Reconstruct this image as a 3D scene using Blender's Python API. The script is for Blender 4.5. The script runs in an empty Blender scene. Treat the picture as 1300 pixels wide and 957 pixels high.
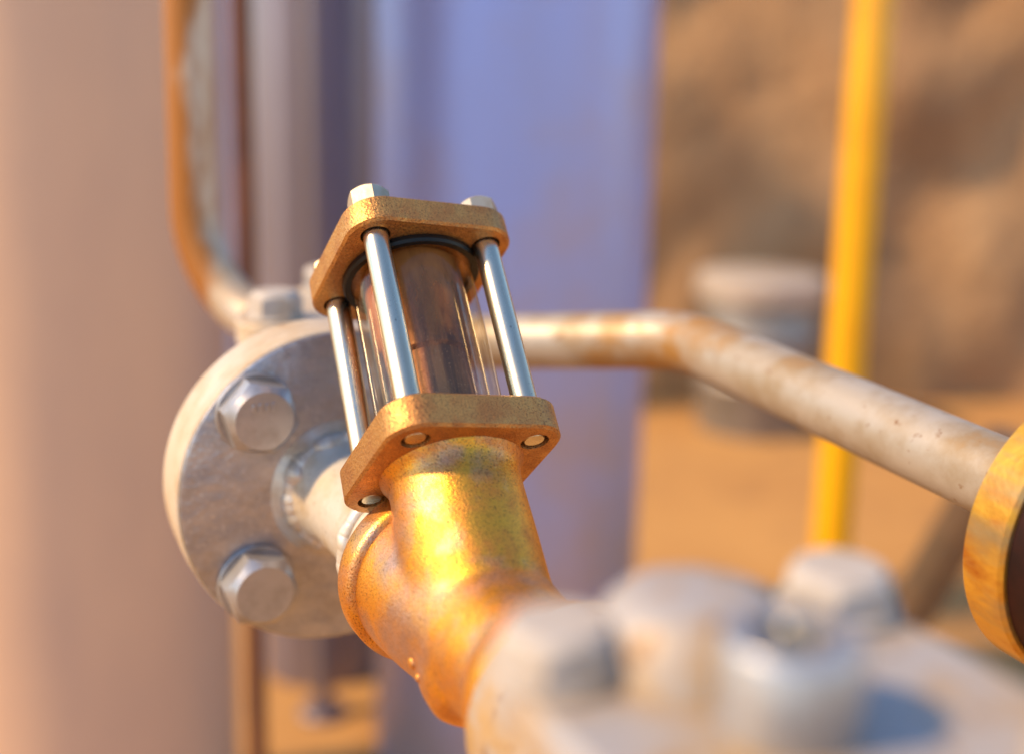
import bpy, bmesh, math, random
from mathutils import Vector, Matrix, noise
random.seed(7)
SC = bpy.context.scene
COL = SC.collection
S = 0.04                      # one unit of measure = spacing of the sight glass rods, 40 mm
CAMH = 1.2                    # lens height above the ground
F = 1600.0                    # focal length in photo pixels (photo 1300 wide)
CX, CY = 650.0, 433.5         # optical centre in the photo

# ------------------------------------------------------------------ camera
up_c = -Vector((-0.021, 0.977, 0.211)).normalized()      # world up seen from the lens (right, down, forward)
fw_c = Vector((0, 0, 1)); ry = (fw_c - up_c * fw_c.dot(up_c)).normalized(); rx = ry.cross(up_c).normalized()
# rows of the rotation that takes lens axes to world axes
def WD(v):                    # direction: lens axes -> world
    v = Vector(v); return Vector((v.dot(rx), v.dot(ry), v.dot(up_c)))
def W(v):                     # point in units S from the lens -> world metres
    return WD(v) * S + Vector((0, 0, CAMH))
def P(px, py, z):             # a place seen at a photo pixel, z units S away
    return W(((px - CX) / F * z, (py - CY) / F * z, z))
R_, D_, F_ = WD((1, 0, 0)), WD((0, 1, 0)), WD((0, 0, 1))
cam = bpy.data.cameras.new('camera'); camo = bpy.data.objects.new('camera', cam); COL.objects.link(camo)
m = Matrix.Identity(4)
for i in range(3):
    m[i][0] = R_[i]; m[i][1] = -D_[i]; m[i][2] = -F_[i]
m.translation = Vector((0, 0, CAMH)); camo.matrix_world = m
cam.sensor_width = 36; cam.lens = F / 1300 * 36
cam.shift_x = 0; cam.shift_y = -(478.5 - 433.5) / 1300
cam.clip_start = 0.01; cam.clip_end = 500
cam.dof.use_dof = True; cam.dof.focus_distance = 9.95 * S; cam.dof.aperture_fstop = 4.2; cam.dof.aperture_blades = 0
SC.camera = camo
# ------------------------------------------------------------------ sky and sun
ELEV = math.radians(42); AZ = Vector((-0.96, -0.26)).normalized()
world = bpy.data.worlds.new('World'); SC.world = world; world.use_nodes = True
nt = world.node_tree; nt.nodes.clear()
sky = nt.nodes.new('ShaderNodeTexSky'); sky.sky_type = 'NISHITA'; sky.sun_disc = False
sky.sun_elevation = ELEV; sky.sun_rotation = math.atan2(AZ.x, AZ.y)
sky.air_density = 1.3; sky.dust_density = 0.2; sky.ozone_density = 4.0
bg = nt.nodes.new('ShaderNodeBackground'); bg.inputs[1].default_value = 0.135
ow = nt.nodes.new('ShaderNodeOutputWorld'); nt.links.new(sky.outputs[0], bg.inputs[0]); nt.links.new(bg.outputs[0], ow.inputs[0])
sun = bpy.data.lights.new('sun', 'SUN'); sun.energy = 3.4; sun.angle = math.radians(5); sun.color = (1.0, 0.68, 0.33)
suno = bpy.data.objects.new('sun', sun); COL.objects.link(suno)
ld = Vector((AZ.x * math.cos(ELEV), AZ.y * math.cos(ELEV), math.sin(ELEV)))
suno.rotation_euler = ld.to_track_quat('Z', 'Y').to_euler(); suno.location = (-3, -2, 4)
SC.view_settings.view_transform = 'Standard'; SC.view_settings.look = 'None'
SC.view_settings.gamma = 1.0; SC.view_settings.exposure = 0.84
SC.view_settings.use_curve_mapping = False
SC.render.engine = 'CYCLES'
SC.cycles.use_denoising = True
SC.cycles.max_bounces = 12; SC.cycles.transmission_bounces = 12; SC.cycles.transparent_max_bounces = 16
SC.cycles.caustics_reflective = False; SC.cycles.caustics_refractive = False
SC.cycles.sample_clamp_indirect = 8

# ------------------------------------------------------------------ materials
def mat(name, col, metal=0.0, rough=0.5, col2=None, nscale=40, detail=8, lo=0.4, hi=0.6, stretch=(1, 1, 1),
        bump=0.0, bscale=300, bdist=0.0004, rough2=None, col3=None, n3=12, lo3=0.55, hi3=0.7, stretch3=(1, 1, 1),
        spec=0.5, coat=0.0, metal3=None, speck=None, sscale=900, slo=0.6, shi=0.68, side=None, spot=None):
    ma = bpy.data.materials.new(name); ma.use_nodes = True
    t = ma.node_tree; n = t.nodes; L = t.links; b = n['Principled BSDF']
    b.inputs['Metallic'].default_value = metal; b.inputs['Roughness'].default_value = rough
    b.inputs['Specular IOR Level'].default_value = spec; b.inputs['Coat Weight'].default_value = coat
    tc = n.new('ShaderNodeTexCoord')
    def nz(scale, st, lo_, hi_, det=detail):
        mp = n.new('ShaderNodeMapping'); mp.inputs['Scale'].default_value = st; L.new(tc.outputs['Object'], mp.inputs[0])
        x = n.new('ShaderNodeTexNoise'); x.inputs['Scale'].default_value = scale; x.inputs['Detail'].default_value = det
        x.inputs['Roughness'].default_value = 0.62; L.new(mp.outputs[0], x.inputs['Vector'])
        mr = n.new('ShaderNodeMapRange'); mr.inputs[1].default_value = lo_; mr.inputs[2].default_value = hi_
        L.new(x.outputs['Fac'], mr.inputs[0]); return mr.outputs[0]
    def mix(fac, a, bcol):
        mx = n.new('ShaderNodeMix'); mx.data_type = 'RGBA'; L.new(fac, mx.inputs[0])
        if hasattr(a, 'links'): L.new(a, mx.inputs[6])
        else: mx.inputs[6].default_value = (*a, 1)
        mx.inputs[7].default_value = (*bcol, 1); return mx.outputs[2]
    c = col
    if col2:
        f1 = nz(nscale, stretch, lo, hi); c = mix(f1, c, col2)
        if rough2 is not None:
            mr = n.new('ShaderNodeMapRange'); L.new(f1, mr.inputs[0]); mr.inputs[3].default_value = rough; mr.inputs[4].default_value = rough2
            L.new(mr.outputs[0], b.inputs['Roughness'])
    if col3:
        if side or spot:
            raw = nz(n3, stretch3, 0, 1); sx = n.new('ShaderNodeSeparateXYZ'); L.new(tc.outputs['Object'], sx.inputs[0])
            mrb = n.new('ShaderNodeMapRange'); adb = n.new('ShaderNodeMath'); adb.operation = 'ADD'
            if side:                         # the weathered side: more rust towards -x of x0
                mrb.inputs[1].default_value = side[0] - side[1]; mrb.inputs[2].default_value = side[0] + side[1]
                mrb.inputs[3].default_value = side[2]; mrb.inputs[4].default_value = -side[2]; L.new(sx.outputs[0], mrb.inputs[0])
            else:                            # colour spreading from a point: rust round a weld, painted bounce on the tank
                ds = n.new('ShaderNodeVectorMath'); ds.operation = 'DISTANCE'; ds.inputs[1].default_value = spot[0]
                L.new(tc.outputs['Object'], ds.inputs[0]); mrb.inputs[1].default_value = 0; mrb.inputs[2].default_value = spot[1]
                mrb.inputs[3].default_value = spot[2]; mrb.inputs[4].default_value = 0; L.new(ds.outputs['Value'], mrb.inputs[0])
            L.new(raw, adb.inputs[0]); L.new(mrb.outputs[0], adb.inputs[1])
            mrc = n.new('ShaderNodeMapRange'); mrc.inputs[1].default_value = lo3; mrc.inputs[2].default_value = hi3
            L.new(adb.outputs[0], mrc.inputs[0]); f3 = mrc.outputs[0]
        else: f3 = nz(n3, stretch3, lo3, hi3)
        c = mix(f3, c, col3)
        if metal3 is not None:
            mr = n.new('ShaderNodeMapRange'); L.new(f3, mr.inputs[0]); mr.inputs[3].default_value = metal; mr.inputs[4].default_value = metal3
            L.new(mr.outputs[0], b.inputs['Metallic'])
    if speck:
        c = mix(nz(sscale, (1, 1, 1), slo, shi, 3), c, speck)
    if hasattr(c, 'links'): L.new(c, b.inputs['Base Color'])
    else: b.inputs['Base Color'].default_value = (*c, 1)
    if bump:
        x = n.new('ShaderNodeTexNoise'); x.inputs['Scale'].default_value = bscale; x.inputs['Detail'].default_value = 6
        L.new(tc.outputs['Object'], x.inputs['Vector'])
        bp = n.new('ShaderNodeBump'); bp.inputs['Strength'].default_value = bump; bp.inputs['Distance'].default_value = bdist
        L.new(x.outputs['Fac'], bp.inputs['Height']); L.new(bp.outputs[0], b.inputs['Normal'])
    return ma
M = {}
M['brass'] = mat('cast brass', (0.90, 0.42, 0.05), 0.92, 0.36, (0.70, 0.29, 0.055), 90, lo=.42, hi=.60, bump=.6, bscale=1500, bdist=.00035,
                 rough2=.52, col3=(.52, .32, .24), n3=34, lo3=.48, hi3=.66, speck=(.22, .09, .035), sscale=1700, slo=.53, shi=.70)
M['plate'] = mat('cast bronze plate', (0.64, 0.33, 0.10), 0.8, 0.40, (0.46, 0.21, 0.07), 110, lo=.40, hi=.62, bump=.9, bscale=1000, bdist=.0004,
                 rough2=.52, speck=(.20, .085, .035), sscale=1700, slo=.50, shi=.68)
M['zinc'] = mat('zinc plated steel', (0.74, 0.67, 0.52), 1.0, 0.25, (0.54, 0.47, 0.35), 120, lo=.4, hi=.7, stretch=(1, 1, .12), rough2=.40,
                speck=(.25, .22, .19), sscale=900, slo=.66, shi=.76, bump=.25, bscale=1200, bdist=.0001)
M['bolt'] = mat('worn plated bolt steel', (0.52, 0.46, 0.36), 0.7, 0.46, (0.36, 0.28, 0.18), 90, lo=.45, hi=.7, rough2=.5, bump=.4, bscale=500, bdist=.0002)
M['bigbolt'] = mat('silver painted bolt steel', (0.46, 0.455, 0.475), 0.65, 0.36, (0.30, 0.265, 0.24), 60, lo=.45, hi=.72, rough2=.5, bump=.4, bscale=350, bdist=.0003)
M['face'] = mat('scuffed silver flange steel', (0.48, 0.475, 0.52), 0.8, 0.36, (0.34, 0.33, 0.36), 120, lo=.40, hi=.66, stretch=(1, .5, 1), rough2=.5,
                col3=(.34, .31, .30), n3=50, lo3=.52, hi3=.72, bump=.7, bscale=300, bdist=.0005, speck=(.66, .64, .66), sscale=500, slo=.58, shi=.74)
M['whitepaint'] = mat('weathered cream paint', (0.56, 0.48, 0.385), 0.1, 0.42, (0.46, 0.33, 0.2), 45, lo=.44, hi=.72, rough2=.55,
                      col3=(.36, .15, .04), n3=26, lo3=.64, hi3=.76, bump=.4, bscale=260, bdist=.0004)
M['neck'] = mat('brushed on silver paint', (0.70, 0.64, 0.56), 0.3, 0.36, (0.54, 0.42, 0.28), 60, lo=.45, hi=.68, rough2=.55, bump=.8, bscale=260, bdist=.0007,
                speck=(.30, .2, .12), sscale=420, slo=.66, shi=.74)
M['nearbolt'] = mat('matt grey valve bolt paint', (0.46, 0.42, 0.39), 0.0, 0.62, (0.36, 0.28, 0.2), 60, lo=.45, hi=.72, bump=.4, bscale=350, bdist=.0003, spec=.3)
M['weld'] = mat('painted weld bead', (0.66, 0.61, 0.55), 0.35, 0.36, (0.55, 0.48, 0.38), 120, lo=.45, hi=.7, rough2=.45, bump=.5, bscale=400, bdist=.0004)
M['pipe'] = mat('worn white pipe paint', (0.42, 0.375, 0.325), 0.25, 0.44, (0.30, 0.225, 0.14), 30, lo=.42, hi=.64, rough2=.55,
                col3=(.36, .19, .055), n3=30, lo3=.60, hi3=.80, bump=.4, bscale=200, bdist=.0005, speck=(.2, .1, .04), sscale=160, slo=.64, shi=.74,
                spot=((0, 0, 0), 1.9 * S, .27))
M['rustpipe'] = mat('rust streaked pipe paint', (0.54, 0.46, 0.38), 0.3, 0.42, (0.44, 0.32, 0.2), 30, lo=.45, hi=.65, stretch=(1, 1, .3), rough2=.5,
                    col3=(.34, .13, .022), n3=30, lo3=.45, hi3=.60, stretch3=(1, 1, .3), bump=.3, bscale=200, bdist=.0004, side=(.26 * S, .32 * S, .25))
M['wheel'] = mat('rust stained yellow flange rim', (0.74, 0.42, 0.055), 0.6, 0.32, (0.46, 0.15, 0.015), 40, lo=.43, hi=.57, stretch=(1, 1, .5), rough2=.5,
                 col3=(.42, .29, .13), n3=30, lo3=.50, hi3=.62, stretch3=(1, 1, .3), bump=.5, bscale=300, bdist=.0005)
M['gasket'] = mat('dark red rubber gasket', (0.03, 0.008, 0.006), 0, 0.6, (0.016, 0.006, 0.005), 80, spec=.2)
M['black'] = mat('black rubber', (0.005, 0.005, 0.006), 0, 0.4, (0.012, 0.009, 0.007), 90, bump=.3, bscale=400, spec=.3)
M['core'] = mat('rust coated inner tube', (0.56, 0.22, 0.08), 0.0, 0.6, (0.17, 0.065, 0.03), 190, lo=.40, hi=.58, stretch=(1, 1, .07), bump=.8, bscale=700, bdist=.0005,
                speck=(.62, .32, .16), sscale=1100, slo=.6, shi=.7)
M['valve'] = mat('silver white valve paint', (0.38, 0.355, 0.35), 0.1, 0.45, (0.42, 0.27, 0.12), 34, lo=.46, hi=.60, rough2=.5, bump=.5, bscale=160, bdist=.0008, speck=(.2, .1, .05), sscale=140, slo=.6, shi=.7)
M['tank'] = mat('blue grey tank paint', (0.34, 0.43, 0.86), 0.35, 0.42, (0.34, 0.41, 0.78), 12, lo=.42, hi=.62, stretch=(1, 1, .2), bump=.2, bscale=40, bdist=.001, col3=(.46, .37, .38), n3=5, lo3=.52, hi3=.92, spot=((0, 0, 0), 1.15, .55))  # mauve towards the foot: warm ground bounce put into the colour
M['tankl'] = mat('pale sheet metal cladding', (0.72, 0.48, 0.33), 0.15, 0.5, (0.62, 0.42, 0.31), 4, lo=.4, hi=.66, stretch=(1, 1, .4), bump=.1, bscale=50)
M['column'] = mat('grey violet column paint', (0.26, 0.235, 0.30), 0.6, 0.4, (0.21, 0.19, 0.24), 7, lo=.4, hi=.7, stretch=(1, 1, .3), bump=.1, bscale=60)
M['backtank'] = mat('pale blue cladding', (0.42, 0.45, 0.60), 0.15, 0.45, (0.36, 0.38, 0.5), 6, lo=.4, hi=.7)
M['darkrust'] = mat('dark rust', (0.16, 0.055, 0.025), 0.1, 0.6, (0.09, 0.03, 0.018), 40, stretch=(1, 1, .4), bump=.4, bscale=300)
M['yellow'] = mat('yellow safety paint', (0.80, 0.41, 0.0), 0.0, 0.32, (0.74, 0.35, 0.0), 14, lo=.4, hi=.7, bump=.1, bscale=120, coat=.3)
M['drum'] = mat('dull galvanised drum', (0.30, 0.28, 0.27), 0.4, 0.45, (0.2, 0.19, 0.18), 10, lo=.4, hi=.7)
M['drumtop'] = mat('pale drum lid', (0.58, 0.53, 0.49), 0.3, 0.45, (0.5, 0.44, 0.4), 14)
M['sand'] = mat('orange sandy ground', (0.52, 0.28, 0.09), 0, 0.9, (0.40, 0.20, 0.065), 1.2, lo=.35, hi=.7, bump=.6, bscale=30, bdist=.01,
                col3=(.30, .15, .06), n3=3.2, lo3=.55, hi3=.72)
M['earth'] = mat('brown earth wall', (0.44, 0.255, 0.12), 0, 0.9, (0.30, 0.165, 0.08), 1.1, lo=.36, hi=.70, stretch=(1, 1, .3), bump=.8, bscale=12, bdist=.03,
                 col3=(.52, .31, .15), n3=1.8, lo3=.5, hi3=.75, stretch3=(1, 1, .4))
M['beam'] = mat('dark painted strut', (0.12, 0.085, 0.06), 0.1, 0.6, (0.17, 0.11, 0.07), 14)
# glass
g = bpy.data.materials.new('sight tube glass'); g.use_nodes = True; t = g.node_tree; t.nodes.clear()
tr = t.nodes.new('ShaderNodeBsdfTransparent'); tr.inputs[0].default_value = (.96, .93, .87, 1)
gl = t.nodes.new('ShaderNodeBsdfGlossy'); gl.inputs['Roughness'].default_value = .04
lw = t.nodes.new('ShaderNodeLayerWeight')
pw = t.nodes.new('ShaderNodeMath'); pw.operation = 'POWER'; pw.inputs[1].default_value = 4.0; t.links.new(lw.outputs['Facing'], pw.inputs[0])
fr = t.nodes.new('ShaderNodeMapRange'); fr.inputs[3].default_value = .03; fr.inputs[4].default_value = .95; t.links.new(pw.outputs[0], fr.inputs[0])
mx = t.nodes.new('ShaderNodeMixShader'); ot = t.nodes.new('ShaderNodeOutputMaterial')
t.links.new(fr.outputs[0], mx.inputs[0]); t.links.new(tr.outputs[0], mx.inputs[1]); t.links.new(gl.outputs[0], mx.inputs[2]); t.links.new(mx.outputs[0], ot.inputs[0])
M['glass'] = g
g = bpy.data.materials.new('rust film on glass'); g.use_nodes = True; t = g.node_tree; t.nodes.clear()
tr = t.nodes.new('ShaderNodeBsdfTransparent'); df = t.nodes.new('ShaderNodeBsdfDiffuse'); df.inputs[0].default_value = (.56, .22, .07, 1)
tc = t.nodes.new('ShaderNodeTexCoord'); sp = t.nodes.new('ShaderNodeSeparateXYZ'); t.links.new(tc.outputs['Object'], sp.inputs[0])
mr = t.nodes.new('ShaderNodeMapRange'); mr.inputs[1].default_value = .75 * S; mr.inputs[2].default_value = 1.85 * S; mr.inputs[3].default_value = -.16; mr.inputs[4].default_value = .46
t.links.new(sp.outputs[2], mr.inputs[0])
mp = t.nodes.new('ShaderNodeMapping'); mp.inputs['Scale'].default_value = (1, 1, .3); t.links.new(tc.outputs['Object'], mp.inputs[0])
nn = t.nodes.new('ShaderNodeTexNoise'); nn.inputs['Scale'].default_value = 260; nn.inputs['Detail'].default_value = 8; t.links.new(mp.outputs[0], nn.inputs['Vector'])
ad = t.nodes.new('ShaderNodeMath'); ad.operation = 'ADD'; t.links.new(mr.outputs[0], ad.inputs[0]); t.links.new(nn.outputs['Fac'], ad.inputs[1])
m2 = t.nodes.new('ShaderNodeMapRange'); m2.inputs[1].default_value = .42; m2.inputs[2].default_value = .95; m2.inputs[3].default_value = 0; m2.inputs[4].default_value = .85; t.links.new(ad.outputs[0], m2.inputs[0])
mx = t.nodes.new('ShaderNodeMixShader'); ot = t.nodes.new('ShaderNodeOutputMaterial')
t.links.new(m2.outputs[0], mx.inputs[0]); t.links.new(tr.outputs[0], mx.inputs[1]); t.links.new(df.outputs[0], mx.inputs[2]); t.links.new(mx.outputs[0], ot.inputs[0])
M['film'] = g

# ------------------------------------------------------------------ mesh helpers
WM = {}
def frame(o, z, x=None):
    z = Vector(z).normalized()
    x = Vector(x) if x is not None else (Vector((0, 0, 1)) if abs(z.z) < .9 else Vector((1, 0, 0)))
    x = (x - z * x.dot(z)).normalized(); y = z.cross(x)
    m = Matrix.Identity(4)
    for i in range(3): m[i][0], m[i][1], m[i][2] = x[i], y[i], z[i]
    m.translation = Vector(o); return m
def tag(o, label=None, cat=None, group=None, kind=None):
    if label: o['label'] = label
    if cat: o['category'] = cat
    if group: o['group'] = group
    if kind: o['kind'] = kind
    return o
def thing(name, mtx, label, cat, group=None):
    o = bpy.data.objects.new(name, None); COL.objects.link(o); o.matrix_basis = mtx; o.empty_display_size = .02
    WM[o.name] = mtx.copy(); return tag(o, label, cat, group)
def link(name, me, ma, mtx, parent=None):
    o = bpy.data.objects.new(name, me); COL.objects.link(o)
    if ma is not None:
        me.materials.clear(); me.materials.append(M[ma])
    if parent is not None:
        o.parent = parent; o.matrix_parent_inverse = WM[parent.name].inverted()
    o.matrix_basis = mtx; WM[o.name] = mtx.copy() if parent is None else mtx.copy()
    return o
def to_mesh(bm, smooth=40):
    bmesh.ops.recalc_face_normals(bm, faces=bm.faces)
    me = bpy.data.meshes.new('m'); bm.to_mesh(me); bm.free()
    if smooth:
        for p in me.polygons: p.use_smooth = True
        me.set_sharp_from_angle(angle=math.radians(smooth))
    return me
def lathe(prof, seg=64, bm=None, mtx=None, closed=False, s=S):
    """prof: (radius, height) in S units"""
    bm = bm or bmesh.new(); rings = []
    for r, h in prof:
        ring = []
        if r < 1e-6: ring = [bm.verts.new((0, 0, h * s))]
        else:
            for k in range(seg):
                a = 2 * math.pi * k / seg; ring.append(bm.verts.new((r * s * math.cos(a), r * s * math.sin(a), h * s)))
        rings.append(ring)
    pairs = list(zip(rings[:-1], rings[1:]))
    if closed: pairs.append((rings[-1], rings[0]))
    for a, b_ in pairs:
        for k in range(seg):
            k2 = (k + 1) % seg
            if len(a) == 1 and len(b_) == 1: continue
            if len(a) == 1: bm.faces.new((a[0], b_[k], b_[k2]))
            elif len(b_) == 1: bm.faces.new((a[k], a[k2], b_[0]))
            else: bm.faces.new((a[k], a[k2], b_[k2], b_[k]))
    if not closed:
        for ring, rev in ((rings[0], True), (rings[-1], False)):
            if len(ring) > 2: bm.faces.new(ring[::-1] if rev else ring)
    if mtx is not None: bmesh.ops.transform(bm, matrix=mtx, verts=bm.verts)
    return bm
def cyl(r, h0, h1, seg=48, bev=0.02):
    return lathe([(0, h0), (r - bev, h0), (r, h0 + bev), (r, h1 - bev), (r - bev, h1), (0, h1)], seg)
def hexhead(af, h, cham=0.06, h0=0.0, rcf=.86):
    """hex head: flats, chamfered round top (like a turned bolt)"""
    R = af / math.sqrt(3); bm = bmesh.new(); seg = 48
    def hexr(a):
        k = (a % (math.pi / 3)) - math.pi / 6
        return (af / 2) / math.cos(k)
    rings = []
    rc = af / 2 * rcf
    for mode, hh in ((0, h0), (1, h0), (2, h0), (3, h0)):
        pass
    def ring(fn, hf):
        return [bm.verts.new((fn(2 * math.pi * k / seg) * S * math.cos(2 * math.pi * k / seg), fn(2 * math.pi * k / seg) * S * math.sin(2 * math.pi * k / seg), hf(2 * math.pi * k / seg) * S)) for k in range(seg)]
    base = ring(hexr, lambda a: h0)
    topo = ring(hexr, lambda a: h0 + h - cham - (hexr(a) - af / 2) * .8)
    tin = ring(lambda a: rc, lambda a: h0 + h)
    tin2 = ring(lambda a: rc * .55, lambda a: h0 + h + .004)
    rr = [base, topo, tin, tin2]
    for a, b_ in zip(rr[:-1], rr[1:]):
        for k in range(seg): bm.faces.new((a[k], a[(k + 1) % seg], b_[(k + 1) % seg], b_[k]))
    bm.faces.new(base[::-1]); bm.faces.new(tin2)
    return bm
def tube(pts, r, seg=32, fillet=1.0, name='m'):
    """pipe through world points with rounded bends; r and fillet in S; returns mesh in world coordinates minus pts[0]"""
    pts = [Vector(p) for p in pts]; path = [pts[0]]
    for i in range(1, len(pts) - 1):
        a, c, d = pts[i - 1], pts[i], pts[i + 1]
        u = (a - c).normalized(); v = (d - c).normalized(); ang = u.angle(v)
        t = min(fillet * S / math.tan(ang / 2), .45 * (a - c).length, .45 * (d - c).length)
        p0 = c + u * t; p2 = c + v * t; rad = t * math.tan(ang / 2)
        bis = (u + v).normalized(); cen = c + bis * (rad / math.sin(ang / 2))
        e0 = p0 - cen; e2 = p2 - cen; q = e0.rotation_difference(e2)
        for k in range(17):
            from mathutils import Quaternion
            path.append(cen + (Quaternion().slerp(q, k / 16) @ e0))
    path.append(pts[-1])
    # subdivide long runs
    full = [path[0]]
    for a, c in zip(path[:-1], path[1:]):
        n_ = max(1, int((c - a).length / (3 * S)))
        for k in range(1, n_ + 1): full.append(a.lerp(c, k / n_))
    bm = bmesh.new(); rings = []; prev = None
    o = full[0]
    for i, p in enumerate(full):
        t = (full[min(i + 1, len(full) - 1)] - full[max(i - 1, 0)]).normalized()
        if prev is None:
            x = t.orthogonal().normalized()
        else:
            x = (prev - t * prev.dot(t)).normalized()
        prev = x; y = t.cross(x)
        rings.append([bm.verts.new(p - o + (x * math.cos(2 * math.pi * k / seg) + y * math.sin(2 * math.pi * k / seg)) * r * S) for k in range(seg)])
    for a, c in zip(rings[:-1], rings[1:]):
        for k in range(seg): bm.faces.new((a[k], a[(k + 1) % seg], c[(k + 1) % seg], c[k]))
    bm.faces.new(rings[0][::-1]); bm.faces.new(rings[-1])
    return to_mesh(bm, 50), Matrix.Translation(o)
def rsquare(half, rad, n=10, cut=0.0):
    pts = []
    for sx, sy, a0 in ((1, 1, 0), (-1, 1, 90), (-1, -1, 180), (1, -1, 270)):
        for k in range(n + 1):
            a = math.radians(a0 + 90 * k / n)
            pts.append((sx * (half - rad) + rad * math.cos(a), sy * (half - rad) + rad * math.sin(a)))
    return pts
def plate(pts, h0, h1, bev=0.02):
    bm = bmesh.new(); rings = []
    cx = sum(p[0] for p in pts) / len(pts); cy = sum(p[1] for p in pts) / len(pts)
    for ins, h in ((bev, h0), (0, h0 + bev), (0, h1 - bev), (bev, h1)):
        ring = []
        for x, y in pts:
            v = Vector((x - cx, y - cy)); l = v.length; v = v * ((l - ins * 1.1) / l)
            ring.append(bm.verts.new(((v.x + cx) * S, (v.y + cy) * S, h * S)))
        rings.append(ring)
    n = len(pts)
    for a, c in zip(rings[:-1], rings[1:]):
        for k in range(n): bm.faces.new((a[k], a[(k + 1) % n], c[(k + 1) % n], c[k]))
    bm.faces.new(rings[0][::-1]); bm.faces.new(rings[-1])
    return bm
def evaluated(o, smooth=40):
    """apply modifiers of a temporary object, return the mesh"""
    dg = bpy.context.evaluated_depsgraph_get(); dg.update()
    me = bpy.data.meshes.new_from_object(o.evaluated_get(dg)); bpy.data.objects.remove(o)
    for p in me.polygons: p.use_smooth = True
    if smooth: me.set_sharp_from_angle(angle=math.radians(smooth))
    return me
def drill(me, holes, r, h0, h1, depth=None):
    o = bpy.data.objects.new('tmp', me); COL.objects.link(o); cut = []
    for x, y in holes:
        bm = lathe([(0, h0), (r, h0), (r, h1), (0, h1)], 32)
        bmesh.ops.translate(bm, vec=(x * S, y * S, 0), verts=bm.verts)
        c = bpy.data.objects.new('cut', to_mesh(bm, 0)); COL.objects.link(c); cut.append(c)
        md = o.modifiers.new('b', 'BOOLEAN'); md.operation = 'DIFFERENCE'; md.solver = 'EXACT'; md.object = c
    out = evaluated(o, 35)
    for c in cut: bpy.data.objects.remove(c)
    return out
def fuse(bms, voxel, smooth_it=6):
    big = bpy.data.meshes.new('fuse'); bm = bmesh.new()
    for x in bms:
        t = bpy.data.meshes.new('t'); bmesh.ops.recalc_face_normals(x, faces=x.faces); x.to_mesh(t); x.free(); bm.from_mesh(t); bpy.data.meshes.remove(t)
    bm.to_mesh(big); bm.free()
    o = bpy.data.objects.new('tmp', big); COL.objects.link(o)
    r = o.modifiers.new('r', 'REMESH'); r.mode = 'VOXEL'; r.voxel_size = voxel * S
    sm = o.modifiers.new('s', 'SMOOTH'); sm.factor = .5; sm.iterations = smooth_it
    return evaluated(o, 0)
def weld(r, rad, n=26, seed=0, wob=.02):
    """rippled weld bead: overlapping scales round a pipe (local z = pipe axis)"""
    rnd = random.Random(seed); bm = bmesh.new(); seg = n * 10; sec = 12; rings = []
    amp = [1 + rnd.uniform(-.22, .22) for _ in range(n)]; off = [rnd.uniform(-wob, wob) for _ in range(n)]
    for i in range(seg):
        a = 2 * math.pi * i / seg; u = i / 10; k = int(u) % n; f = u - int(u)
        c_, s_ = math.cos(a), math.sin(a)
        sc = .86 + .26 * noise.noise(Vector((c_ * 3.2, s_ * 3.2, seed * 3.7))) + .07 * math.sqrt(max(0, 1 - (2 * f - 1) ** 2)) * amp[k]
        z0 = off[k] * (1 - f) + off[(k + 1) % n] * f
        ring = []
        for j in range(sec):
            b_ = 2 * math.pi * j / sec; rr = r + rad * sc * math.cos(b_); z = z0 + rad * 1.25 * sc * math.sin(b_)
            ring.append(bm.verts.new((rr * S * math.cos(a), rr * S * math.sin(a), z * S)))
        rings.append(ring)
    for i in range(seg):
        a, c = rings[i], rings[(i + 1) % seg]
        for j in range(sec): bm.faces.new((a[j], a[(j + 1) % sec], c[(j + 1) % sec], c[j]))
    return to_mesh(bm, 180)

# ------------------------------------------------------------------ measured axes
AX = WD((-0.21197, -0.83939, 0.50049)).normalized()          # sight glass axis, up and away
RX = WD((0.88865, 0.04756, 0.45612))                         # plate side to the right
A0 = W((-0.471, 1.024, 9.918))                               # centre of the lower plate's underside
n0 = WD((0.445, 0.215, -0.869)); n0.z = 0; NP = n0.normalized()   # pipe run, level, towards the lens
UP = Vector((0, 0, 1)); WR = NP.cross(UP).normalized()
if WR.dot(R_) < 0: WR = -WR
J = A0 - AX * 1.3 * S                                        # where branch and run meet
FC = J - NP * 3.28 * S + Vector((0, 0, .06 * S))                                       # flange face centre
H = 1.893

# ------------------------------------------------------------------ setting
def sheet(name, x0, x1, y0, y1, z, ma, n=60):
    bm = bmesh.new(); vs = []
    for i in range(n + 1):
        for j in range(n + 1):
            x = x0 + (x1 - x0) * i / n; y = y0 + (y1 - y0) * j / n
            vs.append(bm.verts.new((x, y, z + .03 * noise.noise(Vector((x, y, 0)) * .8) * (1 if abs(x) < 20 and abs(y) < 20 else 0))))
    for i in range(n):
        for j in range(n):
            a = i * (n + 1) + j; bm.faces.new((vs[a], vs[a + n + 1], vs[a + n + 2], vs[a + 1]))
    return link(name, to_mesh(bm, 60), ma, Matrix.Identity(4))
tag(sheet('ground', -60, 60, -60, 60, 0, 'sand', 120), kind='structure')
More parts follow.
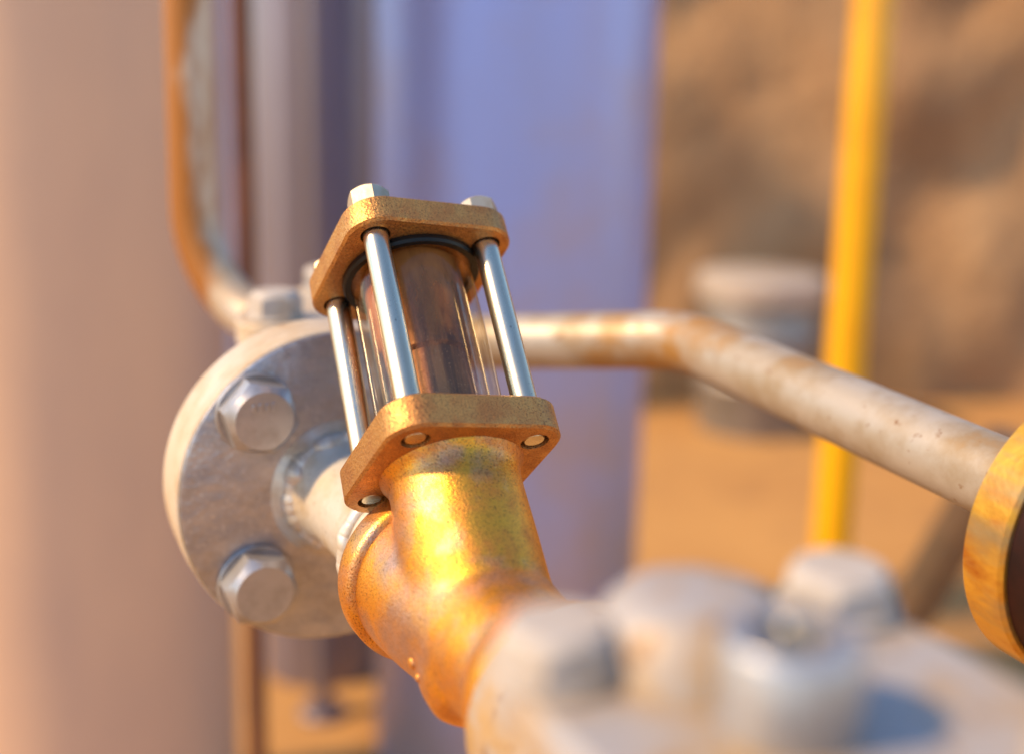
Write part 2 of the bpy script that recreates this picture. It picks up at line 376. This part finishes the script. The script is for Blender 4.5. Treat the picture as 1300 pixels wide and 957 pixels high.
# earth wall behind, rough face
def earth_wall():
    bm = bmesh.new(); nx, nz = 90, 24; L, Hh = 9.0, 2.6; front = []; back = []
    for i in range(nx + 1):
        for j in range(nz + 1):
            x = -1.0 + L * i / nx; z = -.1 + Hh * j / nz
            top = 0 if j < nz else .12 * noise.noise(Vector((x * 1.3, 9, 0)))
            d = .12 * noise.noise(Vector((x * .9, 0, z * .7))) + .10 * noise.noise(Vector((x * 3, 4, z * 3))) + .03 * noise.noise(Vector((x * 9, 4, z * 9)))
            front.append(bm.verts.new((x, d + .18 * z * .5, z + top)))
            back.append(bm.verts.new((x, 1.0, z + top)))
    N = nz + 1
    for i in range(nx):
        for j in range(nz):
            a = i * N + j
            bm.faces.new((front[a], front[a + N], front[a + N + 1], front[a + 1])); bm.faces.new((back[a], back[a + 1], back[a + N + 1], back[a + N]))
        a = i * N + nz; bm.faces.new((front[a], front[a + N], back[a + N], back[a]))
    for i in (0, nx):
        for j in range(nz):
            a = i * N + j; bm.faces.new((front[a], front[a + 1], back[a + 1], back[a]))
    m = frame((0, 4.6, 0), (0, 0, 1), (1, 0, 0)); m.translation = Vector((0, 4.75, 0))
    o = link('earth_wall', to_mesh(bm, 60), 'earth', m)
    tag(o, 'rough brown earth wall rising behind the yellow pole', 'wall')
earth_wall()
def ground_xy(px, z):
    p = P(px, 433.5, z); return Vector((p.x, p.y, 0))
def upright_cyl(name, px, dist_m, width_px, ztop, ma, label, cat, seams=(), zb=0.0):
    z = dist_m / S; c = ground_xy(px, z); r = width_px / 2 / F * z
    t = thing(name, Matrix.Translation(c), label, cat)
    body = link('shell', to_mesh(cyl(r, zb, ztop / S, 96, .1), 40), ma, Matrix.Translation(c), t)
    for h in seams:
        link('seam_band', to_mesh(lathe([(r - .05, h / S - .35), (r + .12, h / S - .35), (r + .12, h / S + .35), (r - .05, h / S + .35)], 96, closed=True), 40), ma, Matrix.Translation(c), t)
    return t
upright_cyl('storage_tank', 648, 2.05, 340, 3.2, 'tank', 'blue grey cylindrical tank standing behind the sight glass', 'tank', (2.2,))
upright_cyl('storage_tank', 75, 1.75, 420, 2.6, 'tankl', 'large beige clad tank filling the left edge', 'tank', (2.0,))
upright_cyl('round_post', 408, 2.45, 156, 3.0, 'column', 'grey violet round post between the rusty pipes and blue tank', 'post')
upright_cyl('round_post', 296, 4.3, 116, 2.6, 'backtank', 'pale blue post showing in narrow strips beside the thin rusty pipe', 'post')
# thin rusty standpipe and conduit
def standpipe(name, px0, px1, z, wpx, ztop, ma, label, cat):
    c = ground_xy((px0 + px1) / 2, z); r = wpx / 2 / F * z
    t = thing(name, Matrix.Translation(c), label, cat)
    link('pipe', to_mesh(cyl(r, 0, ztop / S, 32, .02), 40), ma, Matrix.Translation(c), t)
    link('coupling', to_mesh(cyl(r * 1.18, 1.75 / S, 1.82 / S, 32, .02), 40), ma, Matrix.Translation(c), t)
    link('base_plate', to_mesh(cyl(r * 2.4, 0, .5, 32, .05), 40), ma, Matrix.Translation(c), t)
standpipe('standpipe', 308, 322, 33, 26, 2.6, 'darkrust', 'thin dark rusty upright pipe behind the bolted flange', 'pipe')
standpipe('conduit', 404, 406, 55.5, 26, 2.8, 'column', 'thin grey conduit running up the violet post', 'conduit')
# yellow pole
def pole():
    z = 42.0; c = ground_xy(1075, z); r = 25 / F * z
    t = thing('yellow_pole', Matrix.Translation(c), 'bright yellow painted steel pole behind the white bent pipe', 'pole')
    link('shaft', to_mesh(cyl(r, .3, 2.4 / S, 48, .05), 40), 'yellow', Matrix.Translation(c), t)
    link('base_plate', to_mesh(cyl(r * 2.2, 0, .35, 48, .05), 40), 'yellow', Matrix.Translation(c), t)
pole()
# drum
def drum():
    z = 104.0
    base = P(955, 540, z); c = Vector((base.x, base.y, 0)); s = 1.0
    k = CAMH / (CAMH - base.z) if base.z != CAMH else 1
    p = Vector((0, 0, CAMH)) + (base - Vector((0, 0, CAMH))) * k; c = p
    zz = z * k; r = 72 / F * zz; h = 190 / F * zz / math.cos(math.radians(12))
    t = thing('metal_drum', Matrix.Translation(c), 'dull grey metal drum with a pale lid on the sandy ground', 'drum')
    def rib(h0): return [(r, h0 - .25), (r * 1.04, h0), (r, h0 + .25)]
    prof = [(0, 0), (r * .98, 0), (r, .2)] + rib(h * .33) + rib(h * .62) + [(r, h * .86), (0, h * .86)]
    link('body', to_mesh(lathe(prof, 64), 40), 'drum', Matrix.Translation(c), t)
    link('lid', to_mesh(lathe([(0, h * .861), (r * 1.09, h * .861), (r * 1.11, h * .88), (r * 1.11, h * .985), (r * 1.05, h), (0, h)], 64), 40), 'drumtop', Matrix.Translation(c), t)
drum()
# dark diagonal strut near the right flange
sa, sb = P(1250, 615, 40), P(1165, 760, 44)
me, mt = tube([sa - (sb - sa) * .3, sa + (sb - sa) * (sa.z / (sa.z - sb.z))], .8, 24)
tag(link('strut', me, 'beam', mt), 'dark slanting strut seen left of the rust stained flange rim', 'strut')

# ------------------------------------------------------------------ sight glass
def sight_glass():
    base = frame(A0, AX, RX)
    t = thing('sight_glass', frame(J, AX, RX), 'brass sight glass with clear tube clamped between two square plates by rods', 'sight glass')
    RD = [(-.5, -.5), (.5, -.5), (-.5, .5), (.5, .5)]
    TB, TT = .285, .25
    # cast body: branch + run
    inv = base.inverted()
    def along(o, d, prof, seg=72):
        bm = lathe(prof, seg); bmesh.ops.transform(bm, matrix=inv @ frame(o, d), verts=bm.verts); return bm
    br = lathe([(0, -1.95), (.34, -1.93), (.48, -1.84), (.55, -1.65), (.565, -1.4), (.545, -.7), (.52, -.16), (.53, -.08), (.56, -.03), (.60, .0), (.60, .06), (0, .06)], 72)
    run = along(J, NP, [(0, -1.2), (.66, -1.2), (.66, -.93), (.645, -.55), (.60, -.05), (.55, .4), (.53, .8), (.62, .95), (.66, 1.05), (.66, 1.4), (0, 1.35)])
    bms = [br, run]
    body = link('body', fuse(bms, .022, 42), 'brass', base, t)
    link('collar', to_mesh(lathe([(.545, -1.27), (.68, -1.27), (.715, -1.24), (.725, -1.20), (.725, -1.05), (.715, -1.01), (.68, -.98), (.545, -.98)], 96, closed=True), 50), 'brass', frame(J, NP, UP), t)
    from mathutils.bvhtree import BVHTree
    bvh = BVHTree.FromPolygons([base @ v.co for v in body.data.vertices], [tuple(p.vertices) for p in body.data.polygons])
    eye = Vector((0, 0, CAMH))
    for px, py, rr in ((523, 842, .05), (531, 860, .035)):       # small cast pips on the lower flank
        hit = bvh.ray_cast(eye, (P(px, py, 9) - eye).normalized())
        if hit[0] is not None:
            link('casting_pip', to_mesh(lathe([(0, -.02), (rr, -.02), (rr, .002), (rr * .75, .014), (rr * .4, .021), (0, .023)], 20), 60), 'brass', frame(hit[0], hit[1]), t)
    pts = rsquare(.735, .30, 10)
    # plates
    low = drill(to_mesh(plate(pts, 0, TB, .022), 35), RD, .114, -.2, TB + .2)
    link('lower_plate', low, 'plate', base, t)
    top = drill(to_mesh(plate(pts, H, H + TT, .022), 35), RD, .125, H - .2, H + TT + .2)
    link('top_plate', top, 'plate', base, t)
    # glass tube (hollow) with rubber seals
    g0, g1 = TB + .003, H - .003
    gt = link('glass_tube', to_mesh(lathe([(.52, g0), (.52, g1), (.43, g1), (.43, g0)], 96, closed=True), 40), 'glass', base, t)
    link('rust_film', to_mesh(lathe([(.427, g0 + .01), (.427, g1 - .01), (.424, g1 - .01), (.424, g0 + .01)], 96, closed=True), 40), 'film', base, gt)
    link('seal', to_mesh(lathe([(.525, H - .06), (.58, H - .065), (.595, H - .04), (.595, H - .001), (.525, H - .001)], 72, closed=True), 30), 'black', base, t)
    link('seal', to_mesh(lathe([(.525, TB + .001), (.60, TB + .001), (.60, TB + .05), (.525, TB + .06)], 72, closed=True), 30), 'black', base, t)
    # inner tube
    core = link('inner_tube', to_mesh(lathe([(0, g0 + .002), (.32, g0 + .002), (.32, .98), (.355, 1.01), (.36, 1.05), (.36, H - .004), (0, H - .004)], 64), 30), 'core', base, t)
    tag(core, 'rusty brown tube inside the glass')
    # rods with heads
    rodm = to_mesh(lathe([(0, .012), (.078, .012), (.10, .04), (.104, .06), (.104, H + TT), (0, H + TT)], 40), 40)
    headm = to_mesh(hexhead(.32, .17, .012, 0, .95), 25); washm = to_mesh(lathe([(.11, 0), (.17, 0), (.17, .03), (.11, .03)], 40, closed=True), 30)
    for i, (x, y) in enumerate(RD):
        mm = base @ Matrix.Translation((x * S, y * S, 0))
        r = link('clamp_rod', rodm, 'zinc', mm, t)
        link('hex_head', headm, 'bolt', base @ Matrix.Translation((x * S, y * S, (H + TT + .002) * S)) @ Matrix.Rotation(.35 + i * .5, 4, 'Z'), r)
sight_glass()

# ------------------------------------------------------------------ bolted flange with neck
def add_bolt(parent, pos, d, ang, af=.62, h=.29, name='bolt', ma='bigbolt', washer=True, mark=False):
    m = frame(pos, d) @ Matrix.Rotation(ang, 4, 'Z')
    o = link(name, to_mesh(hexhead(af, h, .05, .05), 25), ma, m, parent)
    if washer: link('washer', to_mesh(lathe([(0, 0), (af * .58, 0), (af * .6, .015), (af * .6, .045), (af * .58, .058), (0, .058)], 40), 30), ma, m, o)
    return o
def flange_pair():
    fm = frame(FC, NP, UP)
    t = thing('pipe_flange', fm, 'round silver bolted flange with cream rim left of the sight glass', 'flange')
    Rf = 1.53
    link('flange_disc', to_mesh(lathe([(0, -.36), (Rf, -.36), (Rf, -.045), (Rf - .012, -.015), (Rf - .045, 0), (0, 0)], 128), 30), 'face', fm, t)
    rim = link('rim', to_mesh(lathe([(Rf - .002, -.34), (Rf + .016, -.335), (Rf + .016, -.05), (Rf - .002, -.03)], 128, closed=True), 30), 'whitepaint', fm, t)
    link('gasket', to_mesh(lathe([(0, -.40), (Rf - .10, -.40), (Rf - .10, -.362), (0, -.362)], 96), 30), 'black', fm, t)
    link('back_flange', to_mesh(lathe([(0, -.78), (Rf - .06, -.78), (Rf - .01, -.74), (Rf - .01, -.44), (Rf - .04, -.402), (0, -.402)], 128), 30), 'whitepaint', fm, t)
    for k in range(4):
        a = math.radians(44 + 90 * k)
        pos = FC + (UP * math.cos(a) - WR * math.sin(a)) * 1.17 * S
        bo = add_bolt(t, pos, NP, .3 + k * 1.1)
        if k == 0:                                            # worn raised marks on this head
            for q in range(4):
                bm = plate(rsquare(.022, .008, 3), 0, .014, .004)
                mq = frame(pos + NP * .343 * S, NP, UP)
                link('head_mark', to_mesh(bm, 40), 'bigbolt', mq @ Matrix.Translation((.13 * S, (.10 - q * .062) * S, 0)) @ Matrix.Diagonal((1.5 + .3 * (q % 2), .7, 1, 1)), bo)
    # neck pipe and welds
    link('neck', to_mesh(lathe([(0, 0.003), (.68, .003), (.62, .05), (.55, .14), (.49, .26), (.47, .36), (.47, 1.45), (.51, 1.62), (.53, 1.72), (.54, 2.02), (0, 2.02)], 72), 30), 'neck', fm, t)
    link('weld_bead', weld(.50, .115, 34, 3), 'weld', fm @ Matrix.Translation((0, 0, .07 * S)), t)
    link('weld_bead', weld(.52, .075, 30, 5), 'weld', fm @ Matrix.Translation((0, 0, 1.62 * S)), t)
flange_pair()

# valve body behind the flange
def rear_valve():
    o = FC - NP * 2.7 * S
    t = thing('rear_valve', frame(o, UP, NP), 'cream painted valve body behind the round flange with two upright bolts', 'valve')
    fm = frame(o, NP, UP)
    link('body', to_mesh(lathe([(0, -.9), (.45, -.9), (.6, -.6), (.72, -.3), (.78, 0), (.76, .6), (.62, 1.2), (.6, 1.9), (0, 1.9)], 64), 60), 'whitepaint', fm, t)
    b1 = P(350, 402, 14.6); b2 = P(414, 384, 16.4); b2.z = b1.z
    c = (b1 + b2) / 2; d = (b2 - b1); half = d.length / 2 / S
    cm = frame(c, UP, d)
    link('neck', to_mesh(cyl(.6, -1.3, -.1, 48, .03), 40), 'whitepaint', Matrix.Translation(c), t)
    pts = []
    for k in range(48):
        a = 2 * math.pi * k / 48; pts.append(((half + .5) * math.copysign(abs(math.cos(a)) ** .9, math.cos(a)), .62 * math.sin(a)))
    link('bonnet_plate', to_mesh(plate(pts, -.32, -.02, .03), 35), 'whitepaint', cm, t)
    for p, a in ((b1, .2), (b2, .7)): add_bolt(t, p - UP * .02 * S, UP, a, af=.54, h=.28, ma='nearbolt')
rear_valve()

# ------------------------------------------------------------------ bent white pipe
PR = .345
pb2 = P(872, 431, 14.75)
q_ = P(1194, 574, 11.0)
DP = (q_ - pb2).normalized()
pe = q_ + DP * 1.45 * S                                      # back of the end flange
ptop = Vector((P(238, 0, 17.8).x, P(238, 0, 17.8).y, CAMH + .45))
pm = P(655, 437, 16.0)
pl = P(262, 437, 17.6); pl2 = Vector((ptop.x, ptop.y, pl.z))
def white_pipe():
    t = thing('bent_pipe', Matrix.Translation(pb2), 'worn white bent pipe running behind the sight glass to the right edge', 'pipe')
    half = pl2.lerp(pm, .9)
    me, mt = tube([pe + DP * .1 * S, pb2, half], PR, 40, 1.5)
    me.transform(Matrix.Translation(mt.translation - pb2)); mt = Matrix.Translation(pb2)
    link('pipe', me, 'pipe', mt, t)
    me, mt = tube([half, pl2, ptop + UP * .6], PR, 40, 1.7)
    me.transform(Matrix.Translation(mt.translation - pl2)); mt = Matrix.Translation(pl2)
    r = link('riser', me, 'rustpipe', mt, t); tag(r, 'rust streaked upright end of the bent pipe')
    # end flange at the right edge
    fm = frame(pe - UP * .10 * S + WR * .06 * S, DP, UP)
    Rw = 1.15
    link('end_flange', to_mesh(lathe([(0, 0), (Rw - .04, 0), (Rw, .03), (Rw, .37), (Rw - .03, .40), (0, .40)], 128), 30), 'wheel', fm, t)
    link('gasket', to_mesh(lathe([(0, .402), (Rw - .06, .402), (Rw - .06, .66), (0, .66)], 96), 30), 'gasket', fm, t)
    link('mating_flange', to_mesh(lathe([(0, .662), (Rw - .06, .662), (Rw - .03, .69), (Rw - .03, 1.0), (Rw - .06, 1.03), (.5, 1.03), (.4, 2.4), (0, 2.4)], 128), 30), 'valve', fm, t)
white_pipe()

# ------------------------------------------------------------------ foreground valve
def front_valve():
    o = J + NP * 3.1 * S
    t = thing('front_valve', frame(o, UP, NP), 'blurred silver white valve with bolted bonnet in the near foreground', 'valve')
    fm = frame(o, NP, UP)
    link('body', to_mesh(lathe([(0, -1.88), (.68, -1.88), (.74, -1.82), (.74, -1.45), (.70, -1.35), (.76, -.9), (1.0, -.3), (1.02, .3), (.8, 1.2), (.84, 1.8), (.84, 2.2), (0, 2.2)], 72), 60), 'valve', fm, t)
    c = P(1035, 908, 4.7)
    cm = frame(c, UP, NP)
    nx = NP; wx = WR
    link('bonnet_neck', to_mesh(cyl(.70, -(c.z - o.z) / S - .2, -.25, 64, .03), 40), 'valve', Matrix.Translation(c), t)
    link('bonnet_plate', to_mesh(plate(rsquare(.96, .27, 8), -.25, 0, .05), 35), 'valve', cm, t)
    for i, (a, b_) in enumerate(((-1, -1), (-1, 1), (1, -1), (1, 1))):
        add_bolt(t, c + (nx * a + wx * b_) * .71 * S, UP, .3 + i, af=.45, h=.165, ma='nearbolt')
    d = P(880, 800, 5.15); d.z = c.z
    link('dome', to_mesh(lathe([(0, .002), (.45, .002), (.43, .07), (.37, .20), (.30, .265), (.2, .29), (0, .295)], 64), 60), 'valve', Matrix.Translation(d), t)
    b = P(1005, 830, 4.57); b.z = c.z
    bs = link('gland', to_mesh(lathe([(0, .002), (.27, .002), (.27, .33), (.25, .36), (.16, .36), (.16, .29), (0, .29)], 64), 40), 'bigbolt', Matrix.Translation(b), t)
    link('stem', to_mesh(lathe([(0, .28), (.07, .28), (.07, .41), (.055, .425), (0, .425)], 40), 40), 'zinc', Matrix.Translation(b), bs)
front_valve()
